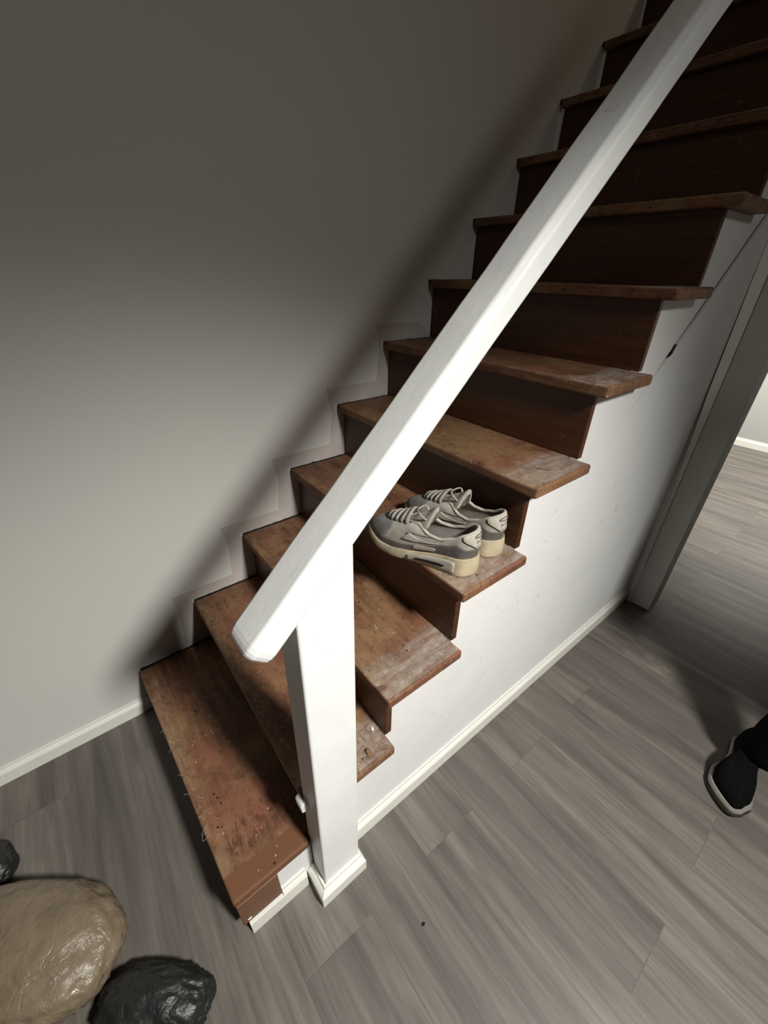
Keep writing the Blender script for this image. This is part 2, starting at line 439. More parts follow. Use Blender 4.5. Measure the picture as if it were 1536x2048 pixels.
fs += [[0, 1, 2], [len(vs) - 1, len(vs) - 2, len(vs) - 3]]
struct('trim_2', (vs, fs), M['base'])

# ------------------------------------------------------------------ staircase
stair = empty('staircase', (0.386, 0.0, 0.0), 'worn dark brown wooden staircase rising along the grey white wall', 'staircase')
XW = 0.010
def tread_poly(k):
    y0 = (k - 1) * RUN - NOSE; yb = k * RUN; xe = W + OH
    if k == 1:
        return [(XW, -0.041), (0.778, -0.009), (0.778, 0.176), (0.756, 0.176), (0.756, yb + RT), (XW, yb + RT)]
    if k == 2:
        return [(XW, y0), (0.755, y0), (0.755, 0.2865), (xe, 0.2865), (xe, yb), (0.7505, yb), (0.7505, yb + RT), (XW, yb + RT)]
    return [(XW, y0), (xe, y0), (xe, yb), (0.7505, yb), (0.7505, yb + RT), (XW, yb + RT)]
for k in range(1, NST + 1):
    po = tread_poly(k)
    if k > 9: po = [(min(x, 0.79), y) for x, y in po]
    o = from_data('tread', *prism(po, 'z', k * RISE - TH, k * RISE), M['tread'], stair)
    bevel(o, 0.0055, 3, 50)
    y = (k - 1) * RUN
    xe = 0.70 if k == 1 else (0.754 if k == 2 else W + 0.0015)
    zb = 0.0 if k == 1 else (k - 1) * RISE
    o = from_data('riser', *box(XW, xe, y, y + RT, zb, k * RISE - TH), M['riser'], stair)
    bevel(o, 0.0015, 1)
M['gap_shade'] = m_plain('tread_gap_shade', (0.020, 0.012, 0.008), 0.95, 0.3, 60)  # near-black strips beside the wall, imitating the shade in the tread gaps
for k in range(1, NST + 1):
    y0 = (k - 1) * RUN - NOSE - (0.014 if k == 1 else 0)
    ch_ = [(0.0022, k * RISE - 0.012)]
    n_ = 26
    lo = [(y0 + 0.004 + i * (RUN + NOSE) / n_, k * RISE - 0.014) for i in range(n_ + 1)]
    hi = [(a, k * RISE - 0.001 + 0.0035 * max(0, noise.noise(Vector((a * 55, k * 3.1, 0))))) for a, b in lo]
    o = from_data('gap_shade_strip', *prism(lo + hi[::-1], 'x', 0.0018, 0.0095), M['gap_shade'], stair)
    o['label'] = 'dark strip standing in for the shade in the gap between tread and wall'
o = from_data('end_block', *box(0.752, 0.7785, -0.006, 0.090, 0.056, RISE - TH), M['block'], stair)
o['label'] = 'plain brown board closing the end of the lowest step'
bevel(o, 0.002, 2)
M['chip'] = m_plain('white_paint_spot', (0.85, 0.84, 0.80), 0.6, 0.05)
vs, fs = prism([(0.010 + 0.0045 * math.cos(t) * (1 + 0.25 * math.sin(3 * t)), 0.072 + 0.0032 * math.sin(t)) for t in [i * PI / 6 for i in range(12)]], 'x', 0.7783, 0.7795)
o = from_data('paint_spot', vs, fs, M['chip'], stair); o['label'] = 'white paint spot on the brown end board'

# ------------------------------------------------------------------ railing: newel post, base moulding, rail
rl = empty('stair_railing', (0.80, 0.228, 0.0), 'white painted handrail on a square newel post beside the stairs', 'railing')
def lean(z): return 0.0166 * (z - 0.06)
SL = 0.975; ZR = lambda y: 0.797 + SL * y     # top edge of the rail
px0, px1, py0, py1 = 0.7575, 0.829, 0.1785, 0.278
vs = []
for (x, y) in ((px0, py0), (px1, py0), (px1, py1), (px0, py1)): vs.append((x if x > 0.8 else x, y, 0.0))
for (x, y) in ((px0, py0), (px1, py0), (px1, py1), (px0, py1)):
    yy = y + lean(1.0); vs.append((x - (0.0006 if x > 0.8 else -0.0006), yy, ZR(yy) - 0.012))
fs = [[3, 2, 1, 0], [4, 5, 6, 7]] + [[i, (i + 1) % 4, (i + 1) % 4 + 4, i + 4] for i in range(4)]
o = from_data('newel_post', vs, fs, M['rail'], rl); bevel(o, 0.0045, 3, 40)
bp = prof(0.019, 0.062)
o = from_data('base_moulding', *sweep(bp, [lambda q: (W + 0.0015, py0 - q), lambda q: (px1 + q, py0 - q), lambda q: (px1 + q, py1 + q * 0.55), lambda q: (W + 0.0135, py1 + q * 0.55)]), M['base'], rl)
# stub of the second nosing, painted over where it meets the post
o = from_data('nosing_tip', *prism([(0.168, 0.350), (0.1785, 0.345), (0.1785, 0.379), (0.171, 0.379), (0.167, 0.372)], 'x', 0.7575, 0.786), M['rail'], rl); bevel(o, 0.003, 2)
# rail: chamfered plank with a perpendicular cut at its lower end
ca, sa = math.cos(math.atan(SL)), math.sin(math.atan(SL))
ex = Vector((0, ca, sa)); en = Vector((0, -sa, ca))
wid, thk, ch = 0.0735, 0.0445, 0.0095
sec = [(0, 0), (wid, 0), (wid, -ch * 0)]
sec = [(ch, 0), (wid - ch * 1.1, 0), (wid, -ch), (wid, -thk + ch * 0.6), (wid - ch * 0.6, -thk), (ch * 0.6, -thk), (0, -thk + ch * 0.6), (0, -ch)]
st = Vector((0.756, 0.116, ZR(0.116)))
LEN = 2.16
stn = [0.0, 0.002, 0.006, 0.012, 0.020] + [0.03 + i * (LEN - 0.03) / 70 for i in range(71)]
vs, fs = [], []
n = len(sec)
for i, s_ in enumerate(stn):
    for x, h in sec:
        jx = 0.0013 * noise.noise(Vector((s_ * 9, x * 40, h * 40))); jh = 0.0013 * noise.noise(Vector((s_ * 11 + 5, x * 40, h * 40)))
        sh = (0.70, 0.82, 0.91, 0.97, 1.0)[i] if i < 5 else 1.0
        cx = (x - wid / 2) * sh + wid / 2; chh = (h + thk / 2) * sh - thk / 2
        vs.append(st + ex * s_ + en * (chh + jh) + Vector((cx + jx, 0, 0)))
for i in range(len(stn) - 1):
    for j in range(n): fs.append([i * n + j, i * n + (j + 1) % n, (i + 1) * n + (j + 1) % n, (i + 1) * n + j])
fs += [list(range(n - 1, -1, -1)), list(range((len(stn) - 1) * n, len(stn) * n))]
o = from_data('rail', vs, fs, M['rail'], rl); bevel(o, 0.003, 3, 30)

# ------------------------------------------------------------------ sneakers
SM = {
    'upper': m_plain('dirty_grey_leather', (0.37, 0.335, 0.29), 0.7, 0.28, 32, 0.25, 0.25),
    'toe': m_plain('grey_toe_mesh', (0.235, 0.225, 0.215), 0.75, 0.25, 40, 0.35, 0.2),
    'dark': m_plain('dark_grey_mudguard', (0.115, 0.102, 0.092), 0.6, 0.3, 40, 0.2, 0.3),
    'lining': m_plain('grey_lining', (0.36, 0.32, 0.295), 0.85, 0.15, 30, 0.2, 0.15),
    'inside': m_plain('dark_insole', (0.10, 0.085, 0.08), 0.9, 0.2, 30, 0.2, 0.1),
    'trim': m_plain('pale_piping', (0.44, 0.405, 0.345), 0.7, 0.18, 40, 0.15, 0.2),
    'sole': m_plain('yellowed_sole_foam', (0.47, 0.395, 0.265), 0.65, 0.28, 24, 0.2, 0.3),
    'insert': m_plain('grey_sole_insert', (0.40, 0.36, 0.30), 0.6, 0.2, 30, 0.15, 0.3),
    'lace': m_plain('grey_lace', (0.33, 0.30, 0.265), 0.8, 0.2, 60, 0.2, 0.15),
    'hole': m_plain('black_hole', (0.015, 0.013, 0.012), 0.8, 0.1, 30, 0.1, 0.2),
    'tan': m_plain('sole_stripe_tan', (0.42, 0.345, 0.27), 0.65, 0.2, 30, 0.15, 0.3),
}
L = 0.287
HW = [(0, .030), (.08, .035), (.3, .033), (.45, .036), (.68, .049), (.8, .048), (.9, .043), (1, .034)]
ZB = [(0, .045), (.18, .041), (.35, .033), (.52, .022), (.70, .019), (.85, .022), (1, .034)]
RHW = [(.03, .024), (.12, .029), (.28, .033), (.40, .031), (.47, .023), (.54, .018), (.69, .014)]
RZ = [(.02, .113), (.08, .106), (.17, .090), (.27, .080), (.36, .081), (.43, .090), (.48, .096), (.56, .092), (.70, .077)]
def rnd(t, a, b):
    if t < a: return math.sqrt(max(0, 1 - (1 - t / a) ** 2))
    if t > 1 - b: return math.sqrt(max(0, 1 - (1 - (1 - t) / b) ** 2))
    return 1.0
def make_shoe(root, mir):
    """local frame: x from heel to toe, lateral side is y>0 when mir=+1"""
    def cen(t): return -0.010 * mir * max(0, t - 0.45) ** 1.5 * 2.4
    def B(phi, off=0.0):
        t = 0.5 - 0.5 * math.cos(phi); s = 1 if math.sin(phi) >= 0 else -1
        r = rnd(t, .14, .26)
        x = L * t + off * (-math.cos(phi)); y = cen(t) + s * (lerp_tab(HW, t) * r + off * abs(math.sin(phi)) ** .5)
        return x, y, t
    def T(phi):
        t = 0.5 - 0.5 * math.cos(phi); s = 1 if math.sin(phi) >= 0 else -1
        f = .022 + .67 * t
        hw = lerp_tab(RHW, f) * rnd(t, .10, .05)
        return L * f, cen(f) * .8 + s * hw, lerp_tab(RZ, f)
    def P(phi, q, off=0.0):
        bx, by, t = B(phi); tx, ty, tz = T(phi)
        th = q * PI / 2
        v = math.sin(th) ** 0.86; h = (1 - math.cos(th)) ** (0.95 if t < .6 else 0.80)
        z0 = lerp_tab(ZB, t)
        z = z0 + (tz - z0) * v
        x = bx + (tx - bx) * h; y = by + (ty - by) * h
        s = 1 if math.sin(phi) >= 0 else -1
        bul = .0035 * math.sin(PI * q)
        y += s * bul * abs(math.sin(phi)); x -= bul * math.cos(phi) * (1.0 if t > .5 else .3)
        return Vector((x, y * 1.0, z))
    def PN(phi, q, off):
        e = 1e-3
        p = P(phi, q)
        du = P(phi + e, q) - P(phi - e, q); dv = P(phi, min(1, q + e)) - P(phi, max(0, q - e))
        nn = du.cross(dv)
        if nn.length < 1e-12: nn = Vector((-math.cos(phi), math.sin(phi), 0.2))
        nn.normalize()
        c = Vector((L * .45, 0, .05))
        if nn.dot(p - c) < 0: nn = -nn
        return p + nn * off
    def SQ(phi, q, off=0.0):
        x, y, t = B(phi, .004 + off + .0025 * math.sin(PI * min(1, q)) )
        spring = lerp_tab([(0, .002), (.08, 0), (.66, 0), (.8, .004), (.92, .012), (1, .022)], t)
        if .50 < t < .97:
            spring += .0042 * max(0, math.sin(t * 2 * PI * 11.5)) ** 3
        zt = lerp_tab(ZB, t) + .005
        return Vector((x, y, spring + (zt - spring) * q))
    def surf(f, us, vsn, closed):
        vs = [f(u, v) for v in vsn for u in us]; n = len(us); fs = []
        for j in range(len(vsn) - 1):
            for i in range(n if closed else n - 1):
                a, b = j * n + i, j * n + (i + 1) % n
                fs.append([a, b, b + n, a + n])
        return vs, fs
    NP = 96
    phis = [2 * PI * (i + .5) / NP for i in range(NP)]
    # upper shell
    qs = [i / 20 for i in range(21)]
    vs, fs = surf(P, phis, qs, True)
    o = from_data('upper', vs, fs, [SM['upper'], SM['lining']], root, False, True)
    sol = o.modifiers.new('thick', 'SOLIDIFY'); sol.thickness = .005; sol.offset = -1; sol.material_offset = 1
    # insole
    ring = [Vector((B(p)[0] * .97 + .004, B(p)[1] * .93, lerp_tab(ZB, B(p)[2]) + .004)) for p in phis]
    from_data('insole', ring, [list(range(NP))], SM['inside'], root, False)
    # padded collar piping
    from_data('collar', *tube([T(p) for p in phis], .0042, 8, True), SM['trim'], root, False, True)
    # mudguard band
    QM = [(0, .22), (.04, .24), (.14, .44), (.26, .40), (.42, .25), (.6, .17), (.78, .17), (.9, .24), (1, .30)]
    def mg(phi, v):
        t = 0.5 - 0.5 * math.cos(phi)
        return PN(phi, .0 + lerp_tab(QM, t) * v, .0013 if v < 1 else -.0004)
    vs, fs = surf(mg, phis, [0, .25, .5, .75, .94, 1.0], True)
    o = from_data('mudguard', vs, fs, SM['dark'], root, False, True); o['label'] = 'dark grey band low around the shoe'
    # darker toe box laid over the front of the upper
    tp = [PI - 1.02 + 2.04 * i / 48 for i in range(49)]
    def tb(phi, v):
        a = abs(phi - PI) / 1.02
        q1 = .97 - .55 * a ** 3
        return PN(phi, .02 + (q1 - .02) * v, .0008 if 0 < v < 1 and a < .99 else -.0004)
    vs, fs = surf(tb, tp, [j / 14 for j in range(15)], False)
    o = from_data('toe_box', vs, fs, SM['toe'], root, False, True); o['label'] = 'darker grey toe'
    # midsole
    vs, fs = surf(SQ, phis, [0, .06, .25, .5, .75, .95, 1.0], True)
    n = NP
    fs.append(list(range(n - 1, -1, -1))); fs.append(list(range(6 * n, 7 * n)))
    o = from_data('midsole', vs, fs, SM['sole'], root, False)
    for p in o.data.polygons: p.use_smooth = len(p.vertices) == 4
    o['label'] = 'yellowed pale sole'
    # sole insert with slot, both sides
    def ph(t, s): return (math.acos(max(-1, min(1, 1 - 2 * t)))) if s > 0 else 2 * PI - math.acos(max(-1, min(1, 1 - 2 * t)))
    for s in (1, -1):
        def patch(t0, t1, q0, q1, off, f=SQ, nu=22, nv=5, shape=None):
            vs, fs = [], []
            for j in range(nv + 1):
                for i in range(nu + 1):
                    u, v = i / nu, j / nv
                    a, b = (q0, q1) if shape is None else shape(u)
                    t = t0 + (t1 - t0) * u; q = a + (b - a) * v
                    vs.append(f(ph(t, s), q, off))
            for j in range(nv):
                for i in range(nu):
                    a = j * (nu + 1) + i; fs.append([a, a + 1, a + nu + 2, a + nu + 1])
            return vs, fs
        def rounded(c, h):
            return lambda u: (c - h * (1 - abs(2 * u - 1) ** 5) ** .5, c + h * (1 - abs(2 * u - 1) ** 5) ** .5)
        def grow(n_, vf, m_, lab=None, par=root):
            o = from_data(n_, *vf, m_, par, False, True)
            sd = o.modifiers.new('thick', 'SOLIDIFY'); sd.thickness = .0016; sd.offset = 0
            if lab: o['label'] = lab
            return o
        ins = grow('sole_insert', patch(.14, .53, 0, 0, .0016, shape=lambda u: (.12 + .12 * u, .88 - .10 * (2 * u - 1) ** 4 - .12 * u)), SM['insert'], 'grey insert in the pale sole')
        grow('air_slot', patch(.22, .47, 0, 0, .0030, shape=rounded(.46, .085)), SM['hole'], None, ins)
        grow('sole_badge', patch(.30, .50, 0, 0, .0020, f=PN, shape=rounded(.17, .075)), SM['tan'])
        # hooked side mark
        lo = lambda u: .30 + .16 * (u ** 1.3)
        sw = lambda u: (lo(u), lo(u) + .30 * (1 - u) ** 1.1 * (1 - (1 - min(1, u / .12)) ** 2) ** .5 + .012)
        grow('side_mark', patch(.62, .30, 0, 0, .0012, f=PN, shape=sw), SM['trim'], 'pale curved mark on the side')
        # eyelets
        for f in (.52, .57, .62, .66):
            tt = (f - .022) / .67
            p = PN(ph(tt, s), .90, .0008)
            bm = bmesh.new(); bmesh.ops.create_uvsphere(bm, u_segments=8, v_segments=6, radius=.0021)
            me = bpy.data.meshes.new('eyelet'); bm.to_mesh(me); bm.free()
            e = link('eyelet', me, SM['hole'], root, False); e.location = p
        # eyestay panel edge seam
        pts = [PN(ph(.62 - .30 * i / 12, s), .48 + .42 * (i / 12) ** .6, .0004) for i in range(13)]
        from_data('stitched_seam', *tube(pts, .0011, 6), SM['dark'], root, False, True)
    # heel patch with outline and lettering
    def heel(u, v, off=.0022):
        q = .26 + .66 * v
        wv = .62 * math.sin(PI * min(1, .18 + .82 * v) * .62) ** 1.1
        a = (u - .5) * 2 * wv
        phi = a if a >= 0 else 2 * PI + a
        return PN(phi, q, off)
    us = [i / 16 for i in range(17)]; vv = [i / 10 for i in range(11)]
    vs, fs = surf(lambda u, v: heel(u, v), us, vv, False)
    hp = from_data('heel_patch', vs, fs, SM['trim'], root, False, True)
    sd = hp.modifiers.new('thick', 'SOLIDIFY'); sd.thickness = .002; sd.offset = 0
    edge = [heel(0, v, .0032) for v in vv] + [heel(u, 1, .0032) for u in us[1:]] + [heel(1, v, .0032) for v in reversed(vv[:-1])] + [heel(u, 0, .0032) for u in reversed(us[1:-1])]
    from_data('patch_outline', *tube(edge, .0012, 6, True), SM['upper'], hp, False, True)
    ov = [heel(.5 + .22 * math.cos(a), .60 + .11 * math.sin(a), .0036) for a in [i * 2 * PI / 20 for i in range(20)]]
    from_data('oval_mark', *tube(ov, .0013, 6, True), SM['dark'], hp, False, True)
    cu = bpy.data.curves.new('t', 'FONT'); cu.body = 'AIR'; cu.size = 1.0; cu.align_x = 'CENTER'; cu.align_y = 'CENTER'; cu.space_character = 1.25
    to = bpy.data.objects.new('t', cu); COL.objects.link(to)
    bpy.context.view_layer.update()
    me = bpy.data.meshes.new_from_object(to.evaluated_get(bpy.context.evaluated_depsgraph_get()))
    bpy.data.objects.remove(to)
    for v in me.vertices:
        u = .5 - v.co.x * .30; q = .26 + v.co.y * .24
        v.co = heel(u, q, .0034)
    o = link('heel_lettering', me, SM['dark'], hp, False)
    sd = o.modifiers.new('thick', 'SOLIDIFY'); sd.thickness = .0006; sd.offset = 0
    # tongue
    cl = [(.695, .079, .014), (.62, .092, .019), (.54, .105, .024), (.47, .119, .031), (.41, .131, .035), (.365, .139, .034)]
    vs, fs = [], []
    for i in range(21):
        u = i / 20 * (len(cl) - 1); a = min(int(u), len(cl) - 2); f = u - a
        x, z, hw = [cl[a][j] + (cl[a + 1][j] - cl[a][j]) * f for j in range(3)]
        for j in range(13):
            s = j / 12 * 2 - 1
            vs.append((L * x + .010 * s * s, cen(x) + s * hw * (1 - .12 * s * s), z - (.010 + .036 * min(1, u / 3)) * s * s + .0015 * math.sin(u * 3)))
    for i in range(20):
        for j in range(12):
            a = i * 13 + j; fs.append([a, a + 1, a + 14, a + 13])
    o = from_data('tongue', vs, fs, SM['upper'], root, False, True)
    sd = o.modifiers.new('thick', 'SOLIDIFY'); sd.thickness = .011; sd.offset = -1
    bv = o.modifiers.new('b', 'BEVEL'); bv.width = .002; bv.segments = 2; bv.limit_method = 'ANGLE'
    # laces
    for i, f in enumerate((.665, .625, .585, .548, .512)):
        tt = (f - .022) / .67
        za = PN(ph(tt, 1), .74, .001); zb = PN(ph(max(.02, tt - .02), -1), .74, .001)
        zc = lerp_tab([(c[0], c[1]) for c in reversed(cl)], f) + .006
        pts = []
        for j in range(19):
            u = j / 18; p = za.lerp(zb, u)
            bz = za.z + (zb.z - za.z) * u
            p.z = bz + (zc - bz) * math.sin(PI * u) ** .62
            p.x += .003 * math.sin(PI * u + i)
            pts.append(p)
        from_data('lace', *tube(pts, .0046, 8, False, .5), SM['lace'], root, False, True)
    # loose lace ends
    z0 = .120
    for s, amp in ((1, .022), (-1, .024)):
        pts = []
        for j in range(16):
            u = j / 15
            pts.append((L * (.53 - .13 * u * (1 if s > 0 else .6)) , s * amp * math.sin(u * PI * .85) + .004, z0 + .012 * math.sin(u * PI) - .018 * u + (.016 if u < .3 else .0) * 0))
        from_data('lace', *tube(pts, .0028, 8, False, .6), SM['lace'], root, False, True)

def place_shoe(heel_pt, ang, mir, label, roll=0.0):
    e = empty('sneaker', heel_pt, label, 'shoe', 'pair of worn sneakers on the stairs', ang)
    e.rotation_euler[0] = roll
    make_shoe(e, mir)
    return e
ZT4 = 4 * RISE
place_shoe((0.772, 0.658, ZT4 + .0005), PI + math.radians(19.5), 1, 'grey dirty sneaker nearer the open edge of the step, toe overhanging the tread')
place_shoe((0.763, 0.756, ZT4 + .0005), PI + math.radians(6.5), -1, 'grey dirty sneaker set behind the other one, against the riser', math.radians(0))

# ------------------------------------------------------------------ bags in the lower left corner
def m_bag(name, c, rough, spec):
    k = NT(name)
    a = k.noise(k.obj(), 22, 5, 0.6, 0.8)
    k.base(k.mix(k.ramp(a, [(0.3, 0.0), (0.7, 1.0)]), tuple(x * .8 for x in c), tuple(x * 1.2 for x in c)))
    k.rough(rough); k.spec(spec)
    rg = k.n('ShaderNodeTexNoise'); rg.noise_type = 'RIDGED_MULTIFRACTAL'
    rg.inputs['Scale'].default_value = 9; rg.inputs['Detail'].default_value = 4; rg.inputs['Distortion'].default_value = 0.8
    k.l(k.obj(), rg.inputs['Vector'])
    k.bump(k.math('ADD', k.noise(k.obj(), 30, 4, 0.6, 1.5), k.math('MULTIPLY', rg.outputs['Fac'], 0.5)), 0.6, 0.007)
    return k.m
M['tanbag'] = m_bag('tan_plastic', (0.185, 0.140, 0.092), 0.34, 0.5)
M['blackbag'] = m_bag('black_plastic', (0.014, 0.015, 0.014), 0.42, 0.5)
def bag(name, c, r, rot, mat, label, seed, crumple=0.07):
    bm = bmesh.new(); bmesh.ops.create_icosphere(bm, subdivisions=5, radius=1.0)
    for v in bm.verts:
        d = v.co.normalized()
        q = Vector((abs(d.x) ** .85 * (1 if d.x > 0 else -1), abs(d.y) ** .85 * (1 if d.y > 0 else -1), d.z))
        a = 1 + crumple * noise.noise(d * 2.2 + Vector((seed, 0, 0))) + crumple * .6 * (1 - abs(noise.noise(d * 4.5 + Vector((0, seed, 0)))) * 2) + crumple * .3 * noise.noise(d * 11 + Vector((seed, seed, 0)))
        p = Vector((q.x * r[0] * a, q.y * r[1] * a, c[2] + q.z * r[2] * a))
        p.z = max(p.z, 0.001 + 0.002 * (1 + noise.noise(d * 6)))
        v.co = p
    me = bpy.data.meshes.new(name); bm.to_mesh(me); bm.free()
    o = link(name, me, mat, None, False, True)
    o.location = (c[0], c[1], 0.0); o.rotation_euler = (0, 0, rot)
    return tag(o, label, 'bag')
bag('tan_plastic_bag', (0.522, -0.400, 0.058), (0.198, 0.120, 0.078), 0.9, M['tanbag'], 'tan plastic wrapped bundle on the floor in the lower left corner', 3.1, .06)
bag('black_plastic_bag', (0.770, -0.196, 0.038), (0.112, 0.056, 0.048), 0.95, M['blackbag'], 'small black plastic bag on the floor right of the tan bundle', 8.4, .10)
bag('black_plastic_bag', (0.272, -0.475, 0.030), (0.06, 0.05, 0.038), 0.2, M['blackbag'], 'black plastic bag mostly hidden behind the tan bundle at the left edge', 5.7, .10)

# ------------------------------------------------------------------ scraps
def crumb(name, c, s, mat, label, cat, seed):
    bm = bmesh.new(); bmesh.ops.create_icosphere(bm, subdivisions=3, radius=1.0)
    for v in bm.verts:
        d = v.co.copy(); a = 1 + .55 * noise.noise(d * 1.8 + Vector((seed, 0, 0))) + .25 * noise.noise(d * 5 + Vector((0, seed, 0)))
        v.co = Vector((d.x * s[0] * a, d.y * s[1] * a, max(-.9, d.z) * s[2] * a + s[2] * .85))
    me = bpy.data.meshes.new(name); bm.to_mesh(me); bm.free()
    o = link(name, me, mat); o.location = c
    return tag(o, label, cat)
M['scrap'] = m_plain('dry_leaf_brown', (0.20, 0.125, 0.05), 0.7, 0.4, 90)
crumb('leaf_scrap', (0.783, 0.3465, 0.3805), (.0085, .0060, .0040), M['scrap'], 'curled dry brown scrap on the open end of the second step', 'scrap', 2.0)
crumb('plaster_chip', (0.742, 0.388, 0.3803), (.0045, .0030, .0025), M['chip'], 'tiny white chip in front of the third riser', 'chip', 4.0)
crumb('dirt_crumb', (1.020, 0.333, 0.0002), (.0030, .0045, .0022), SM['hole'], 'tiny dark crumb alone on the grey plank floor', 'crumb', 6.0)
# carpet fibres left along the lowest nosing
M['fibre'] = m_plain('carpet_fibre', (0.46, 0.36, 0.25), 0.9, 0.2)
parts = []
rf = random.Random(3)
for i in range(26):
    x = rf.uniform(.25, .66); y = -0.041 + 0.032 * x / .778 + rf.uniform(.006, .06) * rf.random() + .005
    p = Vector((x, y, RISE + .0008)); a = rf.uniform(0, 2 * PI); pts = []
    for j in range(6):
        pts.append(p.copy()); a += rf.uniform(-.9, .9); p = p + Vector((math.cos(a), math.sin(a), 0)) * rf.uniform(.002, .005)
        p.z = RISE + .0008 + rf.uniform(0, .003)
    parts.append(tube(pts, .00035, 4))
vs, fs = join(*parts)
o = from_data('carpet_fibres', vs, fs, M['fibre']); tag(o, 'loose tan carpet fibres along the front of the lowest step', 'fibres', None, 'stuff')

# ------------------------------------------------------------------ person standing beside the stairs (only a shoe and ankle are in view)
PM = {
    'skin': m_plain('skin', (0.45, 0.28, 0.20), 0.55, 0.06, 40, 0.1, 0.4),
    'cloth': m_plain('black_cloth', (0.004, 0.004, 0.004), 0.95, 0.2, 60, 0.3, 0.03),
    'hair': m_plain('dark_hair', (0.02, 0.014, 0.010), 0.6, 0.3, 80, 0.4, 0.3),
    'shoe': m_plain('black_shoe', (0.004, 0.004, 0.004), 0.9, 0.2, 60, 0.2, 0.04),
    'mid': m_plain('grey_shoe_edge', (0.21, 0.195, 0.17), 0.7, 0.2, 40, 0.1, 0.3),
    'out': m_plain('dark_shoe_outsole', (0.030, 0.022, 0.018), 0.8, 0.2, 40, 0.1, 0.2),
}
pe = empty('person', (1.58, 1.42, 0.0), 'person in black trousers and black shoe standing at the right edge of the picture', 'person')
def skin(name, verts, edges, radii, mat, sub=2, root=0):
    me = bpy.data.meshes.new(name); me.from_pydata(verts, edges, [])
    o = link(name, me, mat, pe)
    sk = o.modifiers.new('skin', 'SKIN'); sk.use_smooth_shade = True
    for i, r in enumerate(radii):
        d = me.skin_vertices[0].data[i]; d.radius = r if isinstance(r, tuple) else (r, r); d.use_root = (i == root)
    ss = o.modifiers.new('sub', 'SUBSURF'); ss.levels = sub; ss.render_levels = sub
    return o
AR, AL = Vector((1.398, 1.385, .09)), Vector((1.700, 1.455, .09))
KR, KL = Vector((1.47, 1.37, .48)), Vector((1.68, 1.42, .48))
HR, HL = Vector((1.485, 1.43, .90)), Vector((1.675, 1.43, .90))
PV = Vector((1.58, 1.43, .95))
# body: pelvis, spine, neck, head, arms with hands
V = [PV, (1.58, 1.43, 1.12), (1.58, 1.42, 1.28), (1.58, 1.42, 1.42), (1.58, 1.415, 1.50), (1.58, 1.40, 1.56), (1.58, 1.385, 1.63), (1.58, 1.39, 1.70)]
E_ = [(i, i + 1) for i in range(7)]
Rr = [(.135, .09), (.115, .075), (.125, .08), (.10, .065), .050, .062, (.076, .09), (.06, .07)]
for s in (-1, 1):
    b = len(V)
    V += [(1.58 + s * .19, 1.42, 1.40), (1.58 + s * .24, 1.43, 1.13), (1.58 + s * .235, 1.35, .90), (1.58 + s * .23, 1.33, .85)]
    E_ += [(3, b), (b, b + 1), (b + 1, b + 2), (b + 2, b + 3)]; Rr += [.050, .040, .028, (.036, .020)]
    for j, (dx, ln) in enumerate(((-.026, .060), (-.009, .072), (.009, .068), (.025, .052))):
        c = len(V); hx = 1.58 + s * .23
        V += [(hx + dx * .8, 1.322, .80), (hx + dx, 1.315, .80 - ln * .5), (hx + dx, 1.322, .80 - ln)]
        E_ += [(b + 3, c), (c, c + 1), (c + 1, c + 2)]; Rr += [.010, .009, .007]
    c = len(V); V += [(1.58 + s * .23 - s * .035, 1.30, .845), (1.58 + s * .23 - s * .046, 1.29, .805)]
    E_ += [(b + 3, c), (c, c + 1)]; Rr += [.011, .009]
for h, k, a in ((HR, KR, AR), (HL, KL, AL)):
    b = len(V); V += [tuple(h), tuple(k), tuple(a)]; E_ += [(0, b), (b, b + 1), (b + 1, b + 2)]; Rr += [.085, .052, .036]
body = skin('body', [tuple(v) for v in V], E_, Rr, PM['skin'])
# face features, part of the head
def blob(name, c, r, mat, par):
    bm = bmesh.new(); bmesh.ops.create_uvsphere(bm, u_segments=16, v_segments=10, radius=1)
    for v in bm.verts: v.co = Vector((v.co.x * r[0] + c[0], v.co.y * r[1] + c[1], v.co.z * r[2] + c[2]))
    me = bpy.data.meshes.new(name); bm.to_mesh(me); bm.free()
    return link(name, me, mat, par, True, True)
blob('nose', (1.58, 1.292, 1.625), (.013, .018, .022), PM['skin'], pe)
blob('mouth', (1.58, 1.306, 1.583), (.024, .008, .007), m_plain('lips', (0.36, 0.15, 0.12), 0.5), pe)
for s in (-1, 1):
    blob('eye', (1.58 + s * .031, 1.308, 1.650), (.011, .008, .008), m_plain('eye_white', (0.6, 0.6, 0.6), 0.3), pe)
    blob('ear', (1.58 + s * .078, 1.395, 1.635), (.010, .018, .030), PM['skin'], pe)
blob('hair', (1.58, 1.418, 1.708), (.084, .092, .070), PM['hair'], pe)
# jacket and trousers
V = [(1.58, 1.43, .90), (1.58, 1.43, 1.12), (1.58, 1.42, 1.28), (1.58, 1.42, 1.42), (1.58, 1.418, 1.475)]
E_ = [(0, 1), (1, 2), (2, 3), (3, 4)]; Rr = [(.180, .145), (.165, .125), (.175, .135), (.145, .110), .075]
for s in (-1, 1):
    b = len(V); V += [(1.58 + s * .19, 1.42, 1.40), (1.58 + s * .24, 1.43, 1.13), (1.58 + s * .235, 1.352, .905)]
    E_ += [(3, b), (b, b + 1), (b + 1, b + 2)]; Rr += [.070, .058, .044]
skin('jacket', V, E_, Rr, PM['cloth'])
V = [tuple(PV)]; E_ = []; Rr = [(.16, .12)]
for h, k, a in ((HR, KR, AR), (HL, KL, AL)):
    b = len(V); V += [tuple(h), tuple(k), tuple(a + Vector((0, .0, .12))), tuple(a + Vector((0, .004, -.03)))]
    E_ += [(0, b), (b, b + 1), (b + 1, b + 2), (b + 2, b + 3)]; Rr += [.105, .078, .060, .058]
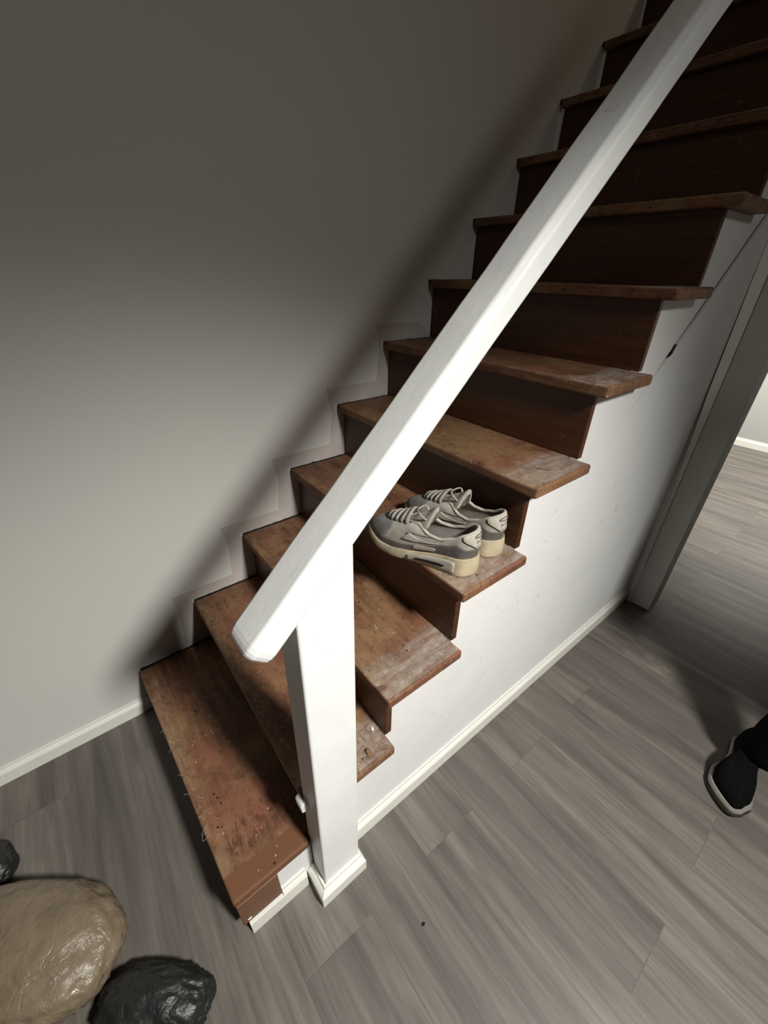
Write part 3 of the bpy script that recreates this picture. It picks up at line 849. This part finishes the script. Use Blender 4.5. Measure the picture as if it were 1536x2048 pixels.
skin('trousers', V, E_, Rr, PM['cloth'])
# shoes: toe towards the viewer, waisted outline as in the photograph
def black_shoe(px, py, lab):
    """px,py: heel centre on the floor; the shoe runs 0.29 m towards -y"""
    Ls = 0.300
    hw = [(0, .030), (.12, .038), (.35, .034), (.48, .037), (.66, .052), (.80, .052), (.92, .042), (1, .030)]
    cx = [(0, 0.0), (.35, .008), (.6, .004), (.85, .012), (1, .028)]
    N = 64; ph = [2 * PI * (i + .5) / N for i in range(N)]
    def out(p, off=0.0):
        t = .5 - .5 * math.cos(p); s = 1 if math.sin(p) > 0 else -1
        return px + lerp_tab(cx, t) + s * (lerp_tab(hw, t) * rnd(t, .12, .24) + off * abs(math.sin(p)) ** .5), py - Ls * t + off * math.cos(p), t
    def ring(off, zf): return [(out(p, off)[0], out(p, off)[1], zf(out(p, off)[2])) for p in ph]
    def loft(rings, caps=True):
        vs = [v for r in rings for v in r]; fs = []
        for j in range(len(rings) - 1):
            for i in range(N): fs.append([j * N + i, j * N + (i + 1) % N, (j + 1) * N + (i + 1) % N, (j + 1) * N + i])
        fs += [list(range(N - 1, -1, -1)), list(range((len(rings) - 1) * N, len(rings) * N))]
        return vs, fs
    zo = lambda t: .010 * max(0, (t - .75) / .25) ** 2
    sh = from_data('shoe', *loft([ring(-.004, lambda t: zo(t) + .024)] + [[(x + (out(p)[0] * 0 + px + lerp_tab(cx, min(t, .55)) - x) * a, y + ((py - Ls * min(t, .32)) - y) * a * .75, zo(t) + .024 + b * (.075 if t < .45 else .075 - .035 * (t - .45) / .55)) for p in ph for (x, y, t) in [out(p, -.004)]] for a, b in ((.03, .35), (.10, .65), (.24, .88), (.46, 1.0))]), PM['shoe'], pe, True, True)
    sh['label'] = lab
    from_data('shoe_edge', *loft([ring(.003, lambda t: zo(t) + .012), ring(.004, lambda t: zo(t) + .020), ring(.000, lambda t: zo(t) + .027)]), PM['mid'], sh, True)
    from_data('outsole', *loft([ring(.004, lambda t: zo(t)), ring(.007, lambda t: zo(t) + .006), ring(.005, lambda t: zo(t) + .0125)]), PM['out'], sh, True)
black_shoe(1.366, 1.490, 'black shoe with a pale grey sole edge')
black_shoe(1.690, 1.520, 'other black shoe outside the picture')
